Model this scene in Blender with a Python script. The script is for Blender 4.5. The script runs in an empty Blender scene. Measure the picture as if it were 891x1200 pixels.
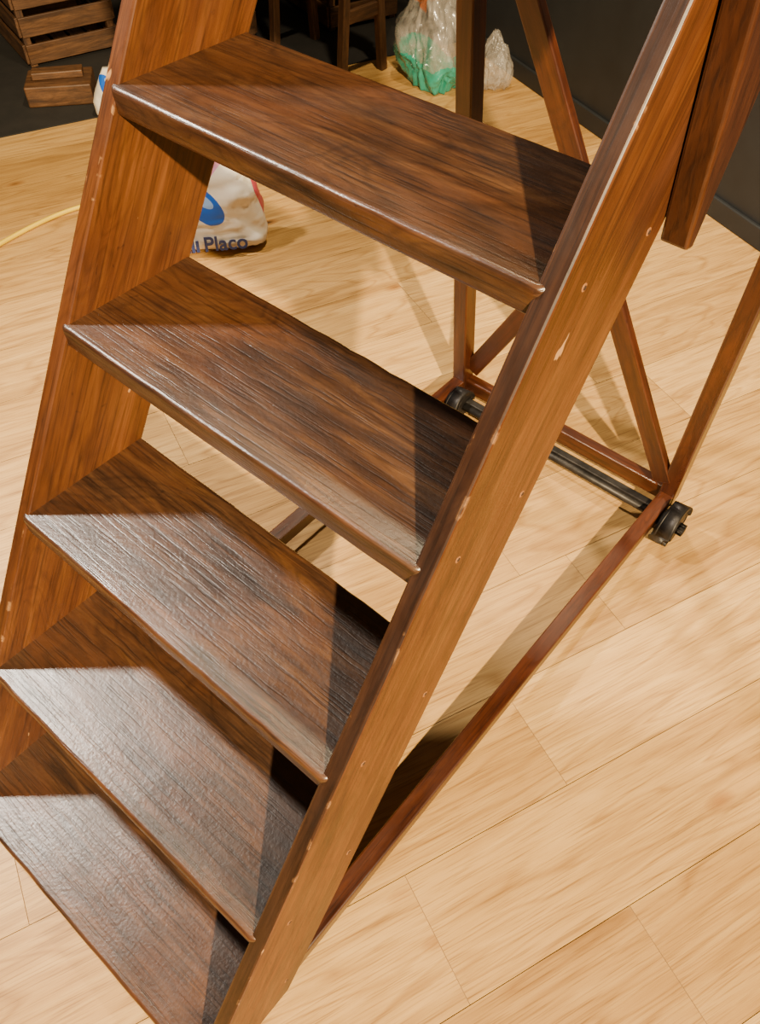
import bpy, bmesh, math, random
from mathutils import Matrix, Vector, noise
random.seed(7)
COL=bpy.context.collection
FZ=-1.10   # floor height (origin = nose of the upper visible tread)

# ------------------------------------------------------------------ materials
def newmat(name):
    m=bpy.data.materials.new(name); m.use_nodes=True
    nt=m.node_tree; b=nt.nodes['Principled BSDF']; return m,nt,b
def N(nt,t,**k):
    n=nt.nodes.new(t)
    for a,v in k.items(): setattr(n,a,v)
    return n
def ramp(nt,stops,fac=None):
    r=N(nt,'ShaderNodeValToRGB'); e=r.color_ramp.elements
    while len(e)<len(stops): e.new(.5)
    for i,(p,c) in enumerate(stops):
        e[i].position=p; e[i].color=(*c,1) if len(c)==3 else c
    if fac is not None: nt.links.new(fac,r.inputs[0])
    return r
def noi(nt,vec,scale,detail=4,rough=.55,sc=(1,1,1),dist=0):
    mp=N(nt,'ShaderNodeMapping'); mp.inputs['Scale'].default_value=sc
    nt.links.new(vec,mp.inputs['Vector'])
    n=N(nt,'ShaderNodeTexNoise'); n.inputs['Scale'].default_value=scale
    n.inputs['Detail'].default_value=detail; n.inputs['Roughness'].default_value=rough
    n.inputs['Distortion'].default_value=dist
    nt.links.new(mp.outputs[0],n.inputs['Vector']); return n.outputs['Fac']
def mix(nt,fac,a,b,mode='MIX'):
    m=N(nt,'ShaderNodeMix',data_type='RGBA',blend_type=mode)
    for s,v in ((0,fac),(6,a),(7,b)):
        if isinstance(v,(int,float)): m.inputs[s].default_value=v
        elif isinstance(v,tuple): m.inputs[s].default_value=(*v,1)
        else: nt.links.new(v,m.inputs[s])
    return m.outputs[2]
def mth(nt,op,a,b=None,c=None,clamp=False):
    m=N(nt,'ShaderNodeMath',operation=op,use_clamp=clamp)
    for i,v in enumerate((a,b,c)):
        if v is None: continue
        if isinstance(v,(int,float)): m.inputs[i].default_value=v
        else: nt.links.new(v,m.inputs[i])
    return m.outputs[0]
B3=(0,0,0);W3=(1,1,1)
def wood(name,dark,mid,light,blotch,rough=.33,bump=.25,coat=.35,pore=.5,edge=None,edge_r=.006,bl_amt=.6,rings=.45,coatr=.3,dent=.5,speck=.25,grain=(.7,7,7),grime=.6,chips=None,spec=.5):
    m,nt,b=newmat(name)
    at=N(nt,'ShaderNodeAttribute',attribute_name='gc'); v=at.outputs['Vector']
    big=noi(nt,v,1.9,3,.5,(.9,3.0,3.0),.5)
    bands=mth(nt,'FRACT',mth(nt,'MULTIPLY',big,19.0))
    tri=mth(nt,'ABSOLUTE',mth(nt,'SUBTRACT',bands,.5))
    ringr=ramp(nt,[(.0,(.48,.48,.48)),(.26,(1,1,1)),(.5,(.85,.85,.85))],tri)
    g=noi(nt,v,6,9,.68,grain,.7)
    r=ramp(nt,[(.32,dark),(.5,mid),(.70,light)],g)
    bl=noi(nt,v,4.5,5,.6,(.8,1.8,1.8),.6)
    br=ramp(nt,[(.44,B3),(.66,W3)],bl)
    c1=mix(nt,mth(nt,'MULTIPLY',br.outputs[0],bl_amt),r.outputs[0],blotch)
    c1=mix(nt,rings,c1,ringr.outputs[0],'MULTIPLY')
    f=noi(nt,v,44,2,.5,(.20,6,6),.25)
    f2=noi(nt,v,8,3,.5,(.8,2,2))
    fr=ramp(nt,[(.35,(.12,.10,.10)),(.49,W3)],f)
    c2=mix(nt,mth(nt,'MULTIPLY',mth(nt,'ADD',f2,.3,clamp=True),pore),c1,fr.outputs[0],'MULTIPLY')
    gr=ramp(nt,[(.30,(.28,.26,.26)),(.52,W3)],noi(nt,v,4.5,7,.7,(.8,2.2,2.2),.4)); c2=mix(nt,grime,c2,gr.outputs[0],'MULTIPLY')
    ge=N(nt,'ShaderNodeNewGeometry')
    if edge:
        bv=N(nt,'ShaderNodeBevel',samples=4); bv.inputs['Radius'].default_value=edge_r
        dt=N(nt,'ShaderNodeVectorMath',operation='DOT_PRODUCT'); nt.links.new(bv.outputs[0],dt.inputs[0]); nt.links.new(ge.outputs['True Normal'],dt.inputs[1])
        em=mth(nt,'MULTIPLY',mth(nt,'SUBTRACT',1.0,dt.outputs['Value']),7.0,clamp=True)
        en=ramp(nt,[(.42,B3),(.62,W3)],noi(nt,v,16,5,.65,(.5,1.5,1.5)))
        c2=mix(nt,mth(nt,'MULTIPLY',em,mth(nt,'MULTIPLY',mth(nt,'ADD',en.outputs[0],.15,clamp=True),.85)),c2,edge)
        if chips:
            cn=ramp(nt,[(.62,B3),(.66,W3)],noi(nt,v,38,3,.6,(.6,1,1),.5))
            c2=mix(nt,mth(nt,'MULTIPLY',em,cn.outputs[0]),c2,chips)
    sc=noi(nt,v,60,2,.5,(.5,1,1),1.0); sr=ramp(nt,[(.25,(.25,.2,.2)),(.30,W3)],sc)
    c2=mix(nt,dent,c2,sr.outputs[0],'MULTIPLY')
    if chips:
        ch=ramp(nt,[(.735,B3),(.755,W3)],noi(nt,v,26,3,.5,(.45,1.3,1.3),.8))
        c2=mix(nt,mth(nt,'MULTIPLY',ch.outputs[0],.8),c2,chips)
    nt.links.new(c2,b.inputs['Base Color'])
    wn=noi(nt,v,7,6,.65,(.8,2,2))
    rr=N(nt,'ShaderNodeMapRange'); rr.inputs[1].default_value=.3; rr.inputs[2].default_value=.7
    rr.inputs[3].default_value=rough-.06; rr.inputs[4].default_value=rough+.18
    nt.links.new(wn,rr.inputs[0]); nt.links.new(rr.outputs[0],b.inputs['Roughness'])
    b.inputs['Specular IOR Level'].default_value=spec
    b.inputs['Coat Weight'].default_value=coat; b.inputs['Coat Roughness'].default_value=coatr
    sk=noi(nt,v,170,2,.5)
    hs=mth(nt,'ADD',mth(nt,'MULTIPLY',fr.outputs[0],.3),mth(nt,'ADD',mth(nt,'MULTIPLY',g,.6),mth(nt,'MULTIPLY',sk,speck)))
    bp=N(nt,'ShaderNodeBump'); bp.inputs['Strength'].default_value=bump; bp.inputs['Distance'].default_value=.0010
    nt.links.new(hs,bp.inputs['Height']); nt.links.new(bp.outputs[0],b.inputs['Normal'])
    nt.links.new(bp.outputs[0],b.inputs['Coat Normal'])
    return m
def plain(name,col,rough=.5,metal=0,var=.25,sc=12,bump=.1,**k):
    m,nt,b=newmat(name)
    tc=N(nt,'ShaderNodeTexCoord')
    n=noi(nt,tc.outputs['Object'],sc,5,.6)
    d=tuple(c*(1-var) for c in col); l=tuple(min(1,c*(1+var)) for c in col)
    r=ramp(nt,[(.3,d),(.7,l)],n); nt.links.new(r.outputs[0],b.inputs['Base Color'])
    b.inputs['Roughness'].default_value=rough; b.inputs['Metallic'].default_value=metal
    bp=N(nt,'ShaderNodeBump'); bp.inputs['Strength'].default_value=bump; bp.inputs['Distance'].default_value=.003
    nt.links.new(n,bp.inputs['Height']); nt.links.new(bp.outputs[0],b.inputs['Normal'])
    for a,v in k.items(): b.inputs[a.replace('_',' ')].default_value=v
    return m
CH=(.42,.22,.09)
M_tread=wood('tread_wood',(.014,.0052,.002),(.042,.0165,.006),(.105,.045,.015),(.095,.030,.0075),.34,.6,.65,.7,(.12,.030,.008),.008,.55,.6,.33,.5,.6)
M_str=wood('stringer_wood',(.052,.0150,.0032),(.092,.0275,.0058),(.150,.050,.0105),(.055,.014,.0035),.42,.3,.14,.5,(.045,.012,.004),.006,.6,.4,grain=(.4,7,7),chips=CH,spec=.3)
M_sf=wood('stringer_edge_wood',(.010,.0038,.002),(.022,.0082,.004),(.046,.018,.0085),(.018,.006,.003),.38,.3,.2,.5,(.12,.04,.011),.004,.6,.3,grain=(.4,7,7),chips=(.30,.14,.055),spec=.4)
M_frame=wood('frame_wood',(.022,.0045,.0015),(.055,.0125,.003),(.095,.024,.0055),(.035,.007,.002),.32,.3,.35,.45,(.12,.034,.009),.004,grain=(.4,7,7))
M_board=wood('board_wood',(.018,.005,.0018),(.045,.0125,.0035),(.085,.025,.007),(.03,.0075,.0025),.34,.3,.3,.5,(.13,.042,.013),.004,grain=(.5,7,7))
M_crate=wood('crate_wood',(.04,.016,.005),(.10,.042,.014),(.19,.085,.03),(.07,.028,.009),.5,.3,.05,.4)
M_iron=plain('cast_iron',(.03,.026,.024),.5,.7,.5,40,.3)
M_wall=plain('dark_painted_wall',(.009,.010,.012),.6,0,.25,6,.1)
M_dark=plain('dark_mat',(.010,.008,.007),.8,0,.35,10,.2)
M_plug=plain('wood_plug',(.24,.095,.03),.5,0,.3,60,.1)
M_hole=plain('screw_hole',(.02,.008,.004),.7,0,.3,60,.1)

# ------------------------------------------------------------------ mesh helpers
def mkobj(name,bm,mats,parent=None,smooth=False):
    me=bpy.data.meshes.new(name); bm.to_mesh(me); bm.free()
    for m in mats: me.materials.append(m)
    if smooth:
        for p in me.polygons: p.use_smooth=True
    o=bpy.data.objects.new(name,me); COL.objects.link(o)
    if parent: o.parent=parent
    return o
def empty(name,loc=(0,0,0)):
    o=bpy.data.objects.new(name,None); o.empty_display_size=.1; COL.objects.link(o); o.location=loc
    bpy.context.view_layer.update(); return o
def prism(poly,axis_len,frame,bev=.003,wob=0.0,seg=2):
    bm=bmesh.new()
    a=[bm.verts.new((p,q,0)) for p,q in poly]; c=[bm.verts.new((p,q,axis_len)) for p,q in poly]
    bm.faces.new(a[::-1]); bm.faces.new(c); n=len(poly)
    for i in range(n): bm.faces.new((a[i],a[(i+1)%n],c[(i+1)%n],c[i]))
    bmesh.ops.recalc_face_normals(bm,faces=bm.faces)
    if bev: 
        se=[e for e in bm.edges if len(e.link_faces)==2 and e.calc_face_angle(0)>.55]
        bmesh.ops.bevel(bm,geom=se,offset=bev,segments=seg,profile=.5,affect='EDGES',clamp_overlap=True)
    lay=bm.verts.layers.float_vector.new('gc'); off=Vector((random.uniform(0,9),random.uniform(0,9),random.uniform(0,9)))
    for v in bm.verts:
        v[lay]=v.co+off
        v.co=frame@v.co
    return bm
def join(bms):
    out=bmesh.new(); lay=out.verts.layers.float_vector.new('gc')
    for b,mi in bms:
        l0=b.verts.layers.float_vector.get('gc'); mp={}
        for v in b.verts:
            nv=out.verts.new(v.co); nv[lay]=v[l0] if l0 else v.co; mp[v]=nv
        for f in b.faces:
            try: nf=out.faces.new([mp[v] for v in f.verts]); nf.material_index=mi; nf.smooth=f.smooth
            except ValueError: pass
        b.free()
    return out
def frame_from(o,ex,ey):
    ex=Vector(ex).normalized(); ey=Vector(ey); ey=(ey-ex*ey.dot(ex)).normalized(); ez=ex.cross(ey)
    m=Matrix((ex,ey,ez)).transposed().to_4x4(); m.translation=Vector(o); return m
def beam(A,B,w,h,side=(1,0,0),bev=.003):
    """beam from A to B centred, width w along `side`, height h across"""
    A=Vector(A);B=Vector(B);L=(B-A).length
    f=frame_from(A,B-A,side)@Matrix.Translation((0,0,-h/2))
    return prism([(0,-w/2),(L,-w/2),(L,w/2),(0,w/2)],h,f,bev)
def cyl(A,B,r,seg=32,bev=.0):
    A=Vector(A);B=Vector(B);L=(B-A).length
    poly=[(math.cos(2*math.pi*i/seg)*r,math.sin(2*math.pi*i/seg)*r) for i in range(seg)]
    d=(B-A).normalized(); s=Vector((0,0,1)) if abs(d.z)<.9 else Vector((1,0,0))
    ex=(s-d*s.dot(d)).normalized(); ey=d.cross(ex)
    m=Matrix((ex,ey,d)).transposed().to_4x4(); m.translation=A
    bm=prism(poly,L,m,0)
    if bev: bmesh.ops.bevel(bm,geom=[e for e in bm.edges if e.calc_face_angle(0)>1.0],offset=bev,segments=2,affect='EDGES')
    for f in bm.faces:
        if len(f.verts)==4: f.smooth=True
    return bm

# ------------------------------------------------------------------ ladder
H=.2538; R=.1574; D=.2196; T=.034; t=.024; S=.214; NN=.008
SL=R/H
def W(z): return .3155+.0022*(-z)/H
def fr(z): return NN+SL*z
ladder=empty('library_ladder',(0,0,FZ))
def child(name,bm,mats,smooth=False):
    o=mkobj(name,bm,mats,None,smooth); o.parent=ladder; o.matrix_parent_inverse=ladder.matrix_world.inverted(); return o
ZT=.80
def treadmesh(w,y0,z,seed):
    # plank with rounded, worn nosing; fine mesh so the edges can wander like hand-worn oak
    r=.012; 
    poly=[(-w,r),(-w+r*.3,r*.3),(-w+r,0),(w-r,0),(w-r*.3,r*.3),(w,r),(w,D),(-w,D)]
    bm=prism(poly,T,Matrix.Identity(4),.006,0,4)
    for i in range(1,28):
        x=-w+2*w*i/28
        bmesh.ops.bisect_plane(bm,geom=bm.verts[:]+bm.edges[:]+bm.faces[:],plane_co=(x,0,0),plane_no=(1,0,0))
    for v in bm.verts:
        p=v.co
        if p.y<.02:
            k=(1-p.y/.02)
            n=noise.noise(Vector((p.x*14,seed*3.7,0)))*.0016+min(0,noise.noise(Vector((p.x*38,seed*9.1,p.z*20)))+.25)*-.004
            v.co.y+=abs(n)*k if n>0 else n*k*.6
            if p.z>T*.6: v.co.z+=-abs(noise.noise(Vector((p.x*9,seed*5.3,3))))*.0022*k
        if p.y>D-.01: v.co.y+=noise.noise(Vector((p.x*30,seed*2.1,7)))*.0022
        v.co+=Vector((0,y0,z-T))
    for f in bm.faces:
        if f.calc_area()<.0006: f.smooth=True
    return bm
for i,k in enumerate(range(-3,5)):
    z=-H*k; w=W(z)-.011
    child('tread_%d'%(i+1),treadmesh(w,-R*k,z,i+1.3),[M_tread])
zb=FZ
for nm,sg in (('left',-1),('right',1)):
    d=Vector((0,SL,1)).normalized(); perp=Vector((0,1,-SL)).normalized()
    def pq(y,z): 
        v=Vector((0,y,z)); return (v.dot(d),v.dot(perp))
    poly=[pq(fr(zb),zb),pq(fr(zb)+S,zb),pq(fr(ZT)+S,ZT),pq(fr(ZT),ZT)]
    xo=sg*W(0); xi=sg*(W(0)-t); x0=min(xo,xi)
    m=Matrix((d,perp,Vector((1,0,0)))).transposed().to_4x4()
    m.translation=Vector((x0,0,0))
    bm=prism(poly,t,m,.003)
    for v in bm.verts: v.co.x+=sg*.0022*(-v.co.z)/H
    bmesh.ops.recalc_face_normals(bm,faces=bm.faces)
    bm.normal_update()
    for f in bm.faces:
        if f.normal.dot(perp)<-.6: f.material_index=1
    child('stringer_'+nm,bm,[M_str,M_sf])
pl=[]
for k in range(-3,5):
    z=-H*k
    for sg in (-1,1):
        for dy in (.052,.172):
            x=sg*W(z); y=-R*k+dy
            pl.append((cyl((x-sg*.002,y,z-.018),(x+sg*.0004,y,z-.018),.0045,16),0))
            pl.append((cyl((x-sg*.002,y+.001,z-.019),(x+sg*.0007,y+.001,z-.019),.0026,8),1))
child('screw_plugs',join(pl),[M_plug,M_hole])
# rear posts
G_=.10; Q_=-.017
def back(dz,sg): return Vector((sg*(.305-Q_*dz),.855-G_*dz,-1.03+dz))
for nm,sg in (('left',-1),('right',1)):
    child('rear_post_'+nm,beam(back(-.02,sg),back(1.83,sg),.038,.042,(1,0,0)),[M_frame])
    yf=fr(-1.03)+S-.05
    child('side_rail_'+nm,beam((sg*.307,yf,-1.036),(sg*.305,.875,-1.033),.034,.036,(1,0,0)),[M_frame])
child('rear_rail',beam((-.288,.858,-1.033),(.288,.858,-1.033),.03,.04,(0,1,0)),[M_frame])
child('rear_rail_upper',beam((-.32,.70,.50),(.32,.70,.50),.03,.05,(0,1,0)),[M_frame])
def bk(x,z,dy): return Vector((x,.855-G_*(z+1.03)+dy,z))
child('cross_brace_1',beam(bk(.285,-.985,-.012),bk(-.31,.145,-.012),.02,.045,(0,1,G_)),[M_frame])
child('cross_brace_2',beam(bk(-.285,-.985,.012),bk(.31,.145,.012),.02,.045,(0,1,G_)),[M_frame])
child('platform',prism([(-.35,.42),(.35,.42),(.35,.82),(-.35,.82)],.03,Matrix.Translation((0,0,ZT)),.005),[M_tread])
for nm,sg in (('left',-1),('right',1)):
    pts=[(.205,-.043),(.221,-.047),(.256,.089),(.302,.26),(.37,.52),(.13,.52),(.1746,.1826)]
    f=Matrix((Vector((0,0,1)),Vector((0,1,0)),Vector((1,0,0)))).transposed().to_4x4()
    x0=W(0)+.001 if sg>0 else -W(0)-.032
    f.translation=Vector((x0,0,0))
    bm=prism([(z,y) for y,z in pts],.031,f,.0035)
    bmesh.ops.recalc_face_normals(bm,faces=bm.faces)
    child('side_board_'+nm,bm,[M_board])
# axle and wheels (both castors sit on the right flank of their post)
YW=.785; ZW=FZ+.055
parts=[(cyl((-.30,YW,ZW),(.375,YW,ZW),.009,16),0)]
for x,hub in ((.334,1),(-.284,0)):
    rw=.054 if hub else .042
    zc=ZW
    parts.append((cyl((x,YW,zc),(x+.030,YW,zc),rw,44,.005),0))
    parts.append((cyl((x+.030,YW,zc),(x+.035,YW,zc),.038 if hub else .028,32,.002),0))
    if hub: parts.append((cyl((x+.030,YW,zc),(x+.048,YW,zc),.014,6,.002),0))
    parts.append((cyl((x-.009,YW,zc),(x+.002,YW,zc),.022,20,.002),0))
for sg in (-1,1): parts.append((beam((sg*.305,YW-.01,ZW+.001),(sg*.305,YW+.085,ZW+.001),.03,.022,(1,0,0),.003),0))
parts.append((beam((-.25,YW+.014,ZW+.004),(.29,YW+.014,ZW+.004),.020,.022,(0,1,0),.002),0))
child('wheel_axle',join(parts),[M_iron])

# ------------------------------------------------------------------ room (turned 22.3 deg)
U=Vector((.9255,-.3788,0)); Sx=Vector((.3788,.9255,0))
def rm(c,s,z=FZ): return U*c+Sx*s+Vector((0,0,z))
RM=Matrix((U,Sx,Vector((0,0,1)))).transposed().to_4x4()
bm=bmesh.new(); gl=bm.verts.layers.float_vector.new('gc'); cl=bm.verts.layers.float_vector.new('pc')
PW=.2234; g=.0006
def quad(c0,c1,s0,s1,z,mi,rv,off):
    vs=[]
    for c,s in ((c0,s0),(c1,s0),(c1,s1),(c0,s1)):
        v=bm.verts.new(rm(c,s,z)); v[gl]=Vector((s,c,0))+off; v[cl]=rv; vs.append(v)
    f=bm.faces.new(vs); f.material_index=mi
joints={0:.304,1:-.05,2:.2755,-1:.62,3:.7}
CL=-2.67
for k in range(-14,17):
    c0=.1844+PW*k; c1=c0+PW
    if c1<CL: continue
    c0=max(c0,CL)
    j=joints.get(k,random.uniform(0,1.25)); s=j-1.28*4
    while s<1.94:
        e=min(s+1.28,1.94); rv=Vector((random.random(),random.random(),random.random()))
        quad(c0+g,c1-g,s+g,e-g,FZ,0,rv,Vector((random.uniform(0,20),random.uniform(0,20),0)))
        s+=1.28
quad(CL,4.1,-5,1.94,FZ-.002,1,Vector((0,0,0)),Vector((0,0,0)))
m,nt,b=newmat('oak_plank_floor')
at=N(nt,'ShaderNodeAttribute',attribute_name='gc'); v=at.outputs['Vector']
ap=N(nt,'ShaderNodeAttribute',attribute_name='pc'); sp=N(nt,'ShaderNodeSeparateXYZ'); nt.links.new(ap.outputs['Vector'],sp.inputs[0])
g1=noi(nt,v,3.0,8,.62,(.5,6,1),1.6)
r=ramp(nt,[(.25,(.34,.180,.052)),(.5,(.52,.305,.100)),(.75,(.64,.405,.150))],g1)
tint=ramp(nt,[(0,(.76,.71,.64)),(.5,(.92,.90,.86)),(1,(1,1,1))],sp.outputs[0])
c=mix(nt,1.0,r.outputs[0],tint.outputs[0],'MULTIPLY')
big=noi(nt,v,1.1,3,.5,(.55,4.0,1),.4); bands=mth(nt,'FRACT',mth(nt,'MULTIPLY',big,16.0)); tri=mth(nt,'ABSOLUTE',mth(nt,'SUBTRACT',bands,.5))
rg=ramp(nt,[(0,(.66,.57,.46)),(.16,W3),(.5,(.93,.90,.86))],tri); c=mix(nt,.65,c,rg.outputs[0],'MULTIPLY')
f=noi(nt,v,34,3,.6,(.22,9,1)); fr_=ramp(nt,[(.32,(.50,.42,.32)),(.49,W3)],f)
c=mix(nt,.7,c,fr_.outputs[0],'MULTIPLY')
vo=N(nt,'ShaderNodeTexVoronoi'); vo.inputs['Scale'].default_value=1.0
mp=N(nt,'ShaderNodeMapping'); mp.inputs['Scale'].default_value=(2.6,5.5,1); nt.links.new(v,mp.inputs[0]); nt.links.new(mp.outputs[0],vo.inputs['Vector'])
kn=ramp(nt,[(.026,(.10,.05,.025)),(.060,(.66,.52,.40)),(.12,W3)],vo.outputs['Distance'])
c=mix(nt,.9,c,kn.outputs[0],'MULTIPLY')
nt.links.new(c,b.inputs['Base Color']); b.inputs['Roughness'].default_value=.42
bp=N(nt,'ShaderNodeBump'); bp.inputs['Strength'].default_value=.10; bp.inputs['Distance'].default_value=.002
nt.links.new(f,bp.inputs['Height']); nt.links.new(bp.outputs[0],b.inputs['Normal'])
M_gap=plain('floor_gap',(.20,.11,.045),.8)
mkobj('floor',bm,[m,M_gap])
def roombox(name,c0,c1,s0,s1,z0,z1,mat,bev=.0):
    bm=prism([(c0,s0),(c1,s0),(c1,s1),(c0,s1)],z1-z0,RM@Matrix.Translation((0,0,z0)),bev); return mkobj(name,bm,[mat])
roombox('floor_dark_area',-4.6,CL-.001,-5,1.94,FZ-.03,FZ+.004,M_dark)
roombox('wall_back',-4.6,4.1,1.94,2.04,FZ-.03,1.9,M_wall)
roombox('wall_left',-4.7,-4.6,-5,2.04,FZ-.03,1.9,M_wall)
roombox('baseboard_back',-4.6,4.1,1.925,1.9399,FZ+.001,FZ+.07,M_wall,.004)

# ------------------------------------------------------------------ plaster sacks
def bagmat(name,W_,H_,ell,pinkz):
    m,nt,b=newmat(name)
    at=N(nt,'ShaderNodeAttribute',attribute_name='gc'); s=N(nt,'ShaderNodeSeparateXYZ'); nt.links.new(at.outputs['Vector'],s.inputs[0])
    x=s.outputs[0]; z=s.outputs[2]
    def ellipse(cx,cz,rx,rz,k=.5):
        xx=mth(nt,'SUBTRACT',x,cx); zz=mth(nt,'ADD',mth(nt,'SUBTRACT',z,cz),mth(nt,'MULTIPLY',xx,k))
        ex=mth(nt,'DIVIDE',xx,rx); ez=mth(nt,'DIVIDE',zz,rz)
        return mth(nt,'LESS_THAN',mth(nt,'ADD',mth(nt,'MULTIPLY',ex,ex),mth(nt,'MULTIPLY',ez,ez)),1.0)
    red=mth(nt,'GREATER_THAN',mth(nt,'ADD',x,mth(nt,'MULTIPLY',z,.28)),W_/2+.022)
    pink=mth(nt,'GREATER_THAN',mth(nt,'SUBTRACT',z,mth(nt,'MULTIPLY',x,.8)),pinkz)
    c=mix(nt,red,(.70,.64,.56),(.50,.06,.10)); c=mix(nt,pink,c,(.60,.25,.42))
    c=mix(nt,ellipse(*ell),c,(.01,.10,.55))
    e2=(ell[0]+.005,ell[1]+.012,ell[2]*.45,ell[3]*.35); c=mix(nt,ellipse(*e2),c,(.25,.40,.75))
    nt.links.new(c,b.inputs['Base Color']); b.inputs['Roughness'].default_value=.42
    return m
def sack(name,L,Rr,dep,ht,seed,ell,pinkz,lean=.05,text=None):
    L=Vector(L);Rr=Vector(Rr); ex=(Rr-L).normalized(); w=(Rr-L).length; nrm=Vector((ex.y,-ex.x,0))
    root=empty(name,((L.x+Rr.x)/2,(L.y+Rr.y)/2,FZ))
    bm=bmesh.new(); gl=bm.verts.layers.float_vector.new('gc')
    nx,nz=64,56; ring=[]
    for j in range(nz+1):
        vz=j/nz; row=[]
        prof=(math.sin(min(1,vz/.16)*math.pi/2)**.6)*(1-.62*max(0,(vz-.45)/.55)**1.3)
        wj=w/2*(1-.03*math.cos(vz*3))*(1-.34*max(0,(vz-.35)/.65)**1.1)*(.93+.07*min(1,vz/.08))
        for i in range(nx):
            a=2*math.pi*i/nx; ca,sa=math.cos(a),math.sin(a)
            px=wj*math.copysign(abs(ca)**.45,ca); py=dep/2*prof*math.copysign(abs(sa)**.55,sa)
            q=Vector((px,py,vz*ht)); wr=.010*noise.noise(q*24+Vector((seed,0,0)))+.012*noise.noise(q*10+Vector((0,seed,0)))-.006*abs(noise.noise(q*45))
            py+=wr*(1 if sa>0 else -1); px+=wr*.6
            P=Vector(ex*px)+nrm*(-py)+Vector((0,0,vz*ht+.001))-nrm*lean*vz
            v=bm.verts.new(P); v[gl]=Vector((px,-py,vz*ht)); row.append(v)
        ring.append(row)
    for j in range(nz):
        for i in range(nx): bm.faces.new((ring[j][i],ring[j][(i+1)%nx],ring[j+1][(i+1)%nx],ring[j+1][i]))
    bm.faces.new(ring[0][::-1]); bm.faces.new(ring[-1])
    bmesh.ops.recalc_face_normals(bm,faces=bm.faces)
    mkobj('sack_body',bm,[bagmat(name+'_print',w,ht,ell,pinkz)],root,True)
    if text:
        cu=bpy.data.curves.new('label','FONT'); cu.body=text; cu.size=.066; cu.extrude=.0012; cu.offset=.0012
        ob=bpy.data.objects.new('label_print',cu); COL.objects.link(ob); ob.parent=root
        mt,_,bb=newmat('label_ink'); bb.inputs['Base Color'].default_value=(.015,.03,.13,1); cu.materials.append(mt)
        up=(Vector((0,0,1))-nrm*(lean/ht)).normalized(); n2=ex.cross(up)
        mm=Matrix((ex,up,n2)).transposed().to_4x4(); mm.translation=ex*(-.030)+nrm*(dep/2+.004)+Vector((0,0,.030)); ob.matrix_local=mm
        b1=[]
        for dx,hh in ((0,.030),(.014,.045),(.028,.037)):
            b1.append((prism([(dx,0),(dx+.010,0),(dx+.010,hh),(dx,hh)],.003,mm@Matrix.Translation((-.052,0,0)),0),0))
        mkobj('label_logo',join(b1),[mt],root)
    return root
sack('plaster_sack',(-1.475,.765,0),(-1.243,1.045,0),.13,.31,3.1,(-.015,.165,.065,.05),.225,.05,'Placo')
sack('plaster_sack',(-2.40,1.22,0),(-2.14,1.47,0),.13,.17,8.1,(-.105,.12,.035,.03),.9,.03)

# ------------------------------------------------------------------ yellow cable
cu=bpy.data.curves.new('yellow_cable','CURVE'); cu.dimensions='3D'; cu.bevel_depth=.0075; cu.bevel_resolution=4
sp_=cu.splines.new('NURBS'); pts=[(-1.75,-.5),(-1.85,.1),(-1.895,.445),(-1.905,.615),(-1.889,.764),(-1.80,.93),(-1.78,1.15),(-1.95,1.4),(-2.2,1.75)]
sp_.points.add(len(pts)-1)
for q,(x,y) in zip(sp_.points,pts): q.co=(x,y,FZ+.0085,1)
sp_.use_endpoint_u=True; sp_.order_u=4
cu.materials.append(plain('yellow_rubber',(.62,.42,.0),.45,0,.1))
o=bpy.data.objects.new('yellow_cable',cu); COL.objects.link(o)

# ------------------------------------------------------------------ crumpled plastic bags
def filmmat(name,col,a0,a1):
    m=plain(name,col,.2,0,.2,9,.3); nt=m.node_tree; b=nt.nodes['Principled BSDF']
    tc=N(nt,'ShaderNodeTexCoord'); n=noi(nt,tc.outputs['Object'],14,5,.6,(1,1,.6),1.0)
    mr=N(nt,'ShaderNodeMapRange'); mr.inputs[1].default_value=.35; mr.inputs[2].default_value=.65; mr.inputs[3].default_value=a0; mr.inputs[4].default_value=a1
    nt.links.new(n,mr.inputs[0]); nt.links.new(mr.outputs[0],b.inputs['Alpha'])
    b.inputs['Coat Weight'].default_value=.6; b.inputs['Coat Roughness'].default_value=.12
    return m
F_clear=filmmat('clear_film',(.40,.36,.32),.12,.55); F_teal=filmmat('teal_film',(.015,.26,.19),.7,1.0); F_red=filmmat('rust_print',(.30,.09,.03),.7,1)
def pbag(loc,sx,sy,sz,seed,teal):
    bm=bmesh.new(); bmesh.ops.create_icosphere(bm,subdivisions=6,radius=1)
    for v in bm.verts:
        p=v.co.copy(); z=p.z
        k=1-.50*max(0,z)**1.5
        pw=p+Vector((noise.noise(p*2+Vector((9,0,0))),noise.noise(p*2+Vector((0,9,0))),noise.noise(p*2)))*.35
        def rdg(s,o): return 1-abs(noise.noise(Vector((pw.x*s,pw.y*s,pw.z*s*.55))+Vector((seed+o,seed,o))))*2
        n=.22*noise.noise(p*1.6+Vector((seed,0,0)))+.10*rdg(2.6,0)+.05*rdg(5.5,4)+.018*rdg(11,9)
        q=p*(.85+n); q.x*=k; q.y*=k
        v.co=Vector((q.x*sx,q.y*sy,max(q.z,-.72)*sz))
    mz=min(v.co.z for v in bm.verts)
    for v in bm.verts: v.co.z-=mz
    for f in bm.faces:
        c=f.calc_center_median(); nz_=noise.noise(c*7+Vector((seed,0,0)))*.06
        if teal and c.z+nz_<.115: f.material_index=1
        elif teal and c.z+nz_>.30 and c.x+nz_<.02: f.material_index=2
    o=mkobj('plastic_bag',bm,[F_clear,F_teal,F_red],None,True); o.location=(loc[0],loc[1],FZ+.001); return o
pbag((-1.57,2.35),.19,.14,.26,2.0,True)
pbag((-1.36,2.49),.08,.07,.13,9.0,False)

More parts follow.
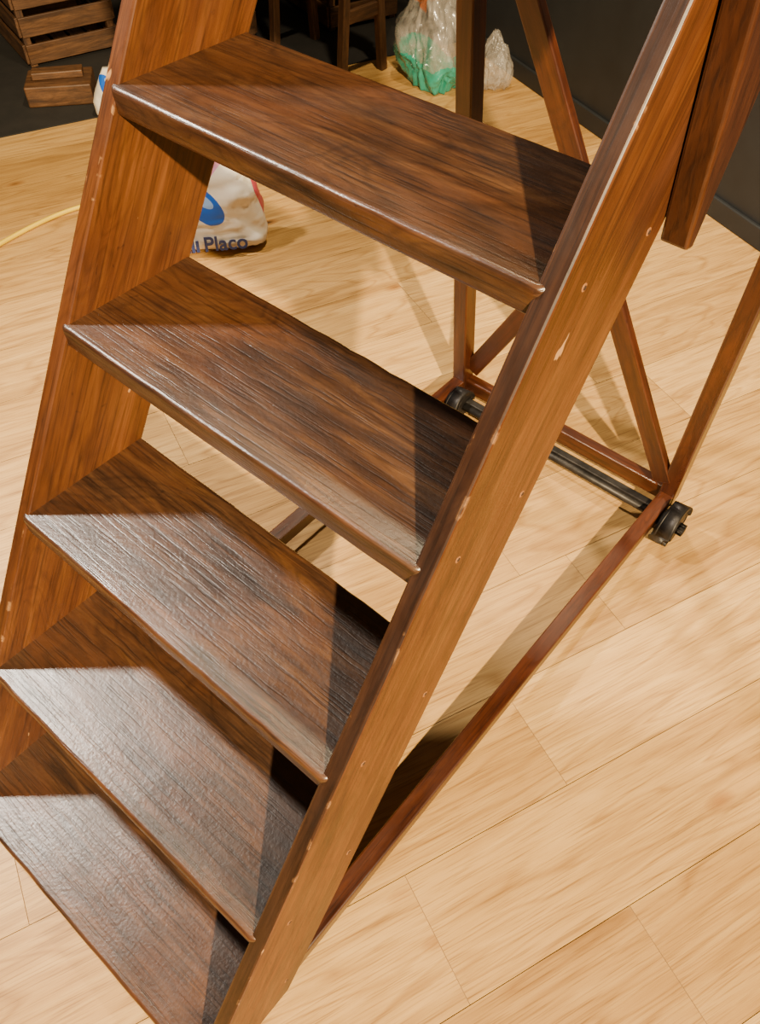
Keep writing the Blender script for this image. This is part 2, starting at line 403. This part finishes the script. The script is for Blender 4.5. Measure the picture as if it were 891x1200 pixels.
# ------------------------------------------------------------------ workshop wood behind
def crate(name,c,s,w,d,h,z=FZ+.001,n=4,rot=0):
    root=empty(name,rm(c,s,z)); root.rotation_euler=(0,0,math.radians(-22.26+rot))
    bs=[]
    for a in (-1,1):
        for b_ in (-1,1):
            bs.append((beam((a*(w/2-.015),b_*(d/2-.015),0),(a*(w/2-.015),b_*(d/2-.015),h),.03,.03,(1,0,0),.002),0))
    for i in range(n):
        zz=h*(i+.5)/n; sh=h/n*.72
        for b_ in (-1,1):
            bs.append((beam((-w/2,b_*(d/2+.006),zz),(w/2,b_*(d/2+.006),zz),.012,sh,(0,1,0),.002),0))
            bs.append((beam((b_*(w/2+.006),-d/2,zz),(b_*(w/2+.006),d/2,zz),.012,sh,(1,0,0),.002),0))
    for i in range(5):
        yy=-d/2+d*(i+.5)/5
        bs.append((beam((-w/2,yy,.02),(w/2,yy,.02),d/5*.85,.012,(0,1,0),.002),0))
    mkobj('slats',join(bs),[M_crate],root); return root
crate('wooden_crate',-3.46,.26,.40,.40,.42,FZ+.005,4,6)
crate('wooden_crate',-3.35,.90,.42,.40,.50,FZ+.005,4,-6)
crate('wooden_crate',-3.25,1.58,.42,.36,.60,FZ+.005,5,4)
root=empty('timber_block',rm(-2.90,.14,FZ+.0045)); root.rotation_euler=(0,0,math.radians(50))
mkobj('blocks',join([(beam((-.13,0,.04),(.13,0,.04),.17,.08,(0,1,0),.006),0),(beam((-.10,.0,.095),(.10,.01,.095),.06,.028,(0,1,0),.004),0)]),[M_crate],root)
root=empty('wooden_trestle',(-2.09,2.10,FZ)); root.rotation_euler=(0,0,math.radians(-5)); bs=[]
for x in (-.20,.24):
    for y,dy in ((.0,.06),(.24,-.06)):
        bs.append((beam((x,y,.001),(x,y+dy,.75),.035,.035,(1,0,0)),0))
    bs.append((beam((x,.03,.25),(x,.21,.25),.02,.05,(1,0,0)),0))
bs.append((beam((-.30,.12,.76),(.30,.12,.76),.14,.05,(0,1,0)),0))
for zz in (.30,.40,.50): bs.append((beam((-.20,.24,zz),(.24,.24,zz),.02,.06,(0,1,0)),0))
mkobj('trestle_frame',join(bs),[M_crate],root)

# ------------------------------------------------------------------ lights
def spot(name,loc,tgt,P,col,size,rad,blend=.6):
    l=bpy.data.lights.new(name,'SPOT'); l.energy=P; l.color=col; l.spot_size=math.radians(size); l.spot_blend=blend; l.shadow_soft_size=rad
    o=bpy.data.objects.new(name,l); COL.objects.link(o); o.location=loc
    o.rotation_euler=(Vector(tgt)-Vector(loc)).to_track_quat('-Z','Y').to_euler(); return o
spot('spot_lamp_right',(3.1,-1.95,2.4),(-.15,.6,-.6),4500,(1,.79,.47),56,.05,.9)
spot('spot_lamp_left',(-2.50,-.42,2.30),(0,.15,-.7),950,(1,.90,.76),68,.12,.8)
spot('spot_lamp_rear',(-.6,1.3,2.6),(-.75,1.2,-1.1),480,(1,.81,.50),74,.08)
w=bpy.data.worlds.new('room_ambient'); bpy.context.scene.world=w; w.use_nodes=True
w.node_tree.nodes['Background'].inputs[0].default_value=(1,.80,.58,1); w.node_tree.nodes['Background'].inputs[1].default_value=.09

# ------------------------------------------------------------------ camera
r1=Vector((.7618,.6478,.0088)).normalized(); r3=Vector((-.4014,.4830,-.7782)); r3=(r3-r1*r3.dot(r1)).normalized(); r2=r3.cross(r1)
cm=bpy.data.cameras.new('camera'); co=bpy.data.objects.new('camera',cm); COL.objects.link(co)
mm=Matrix((r1,-r2,-r3)).transposed().to_4x4(); mm.translation=(.5687,-.5365,.4159); co.matrix_world=mm
cm.sensor_fit='HORIZONTAL'; cm.sensor_width=36; cm.lens=938.1*36/891; cm.clip_start=.02
bpy.context.scene.camera=co
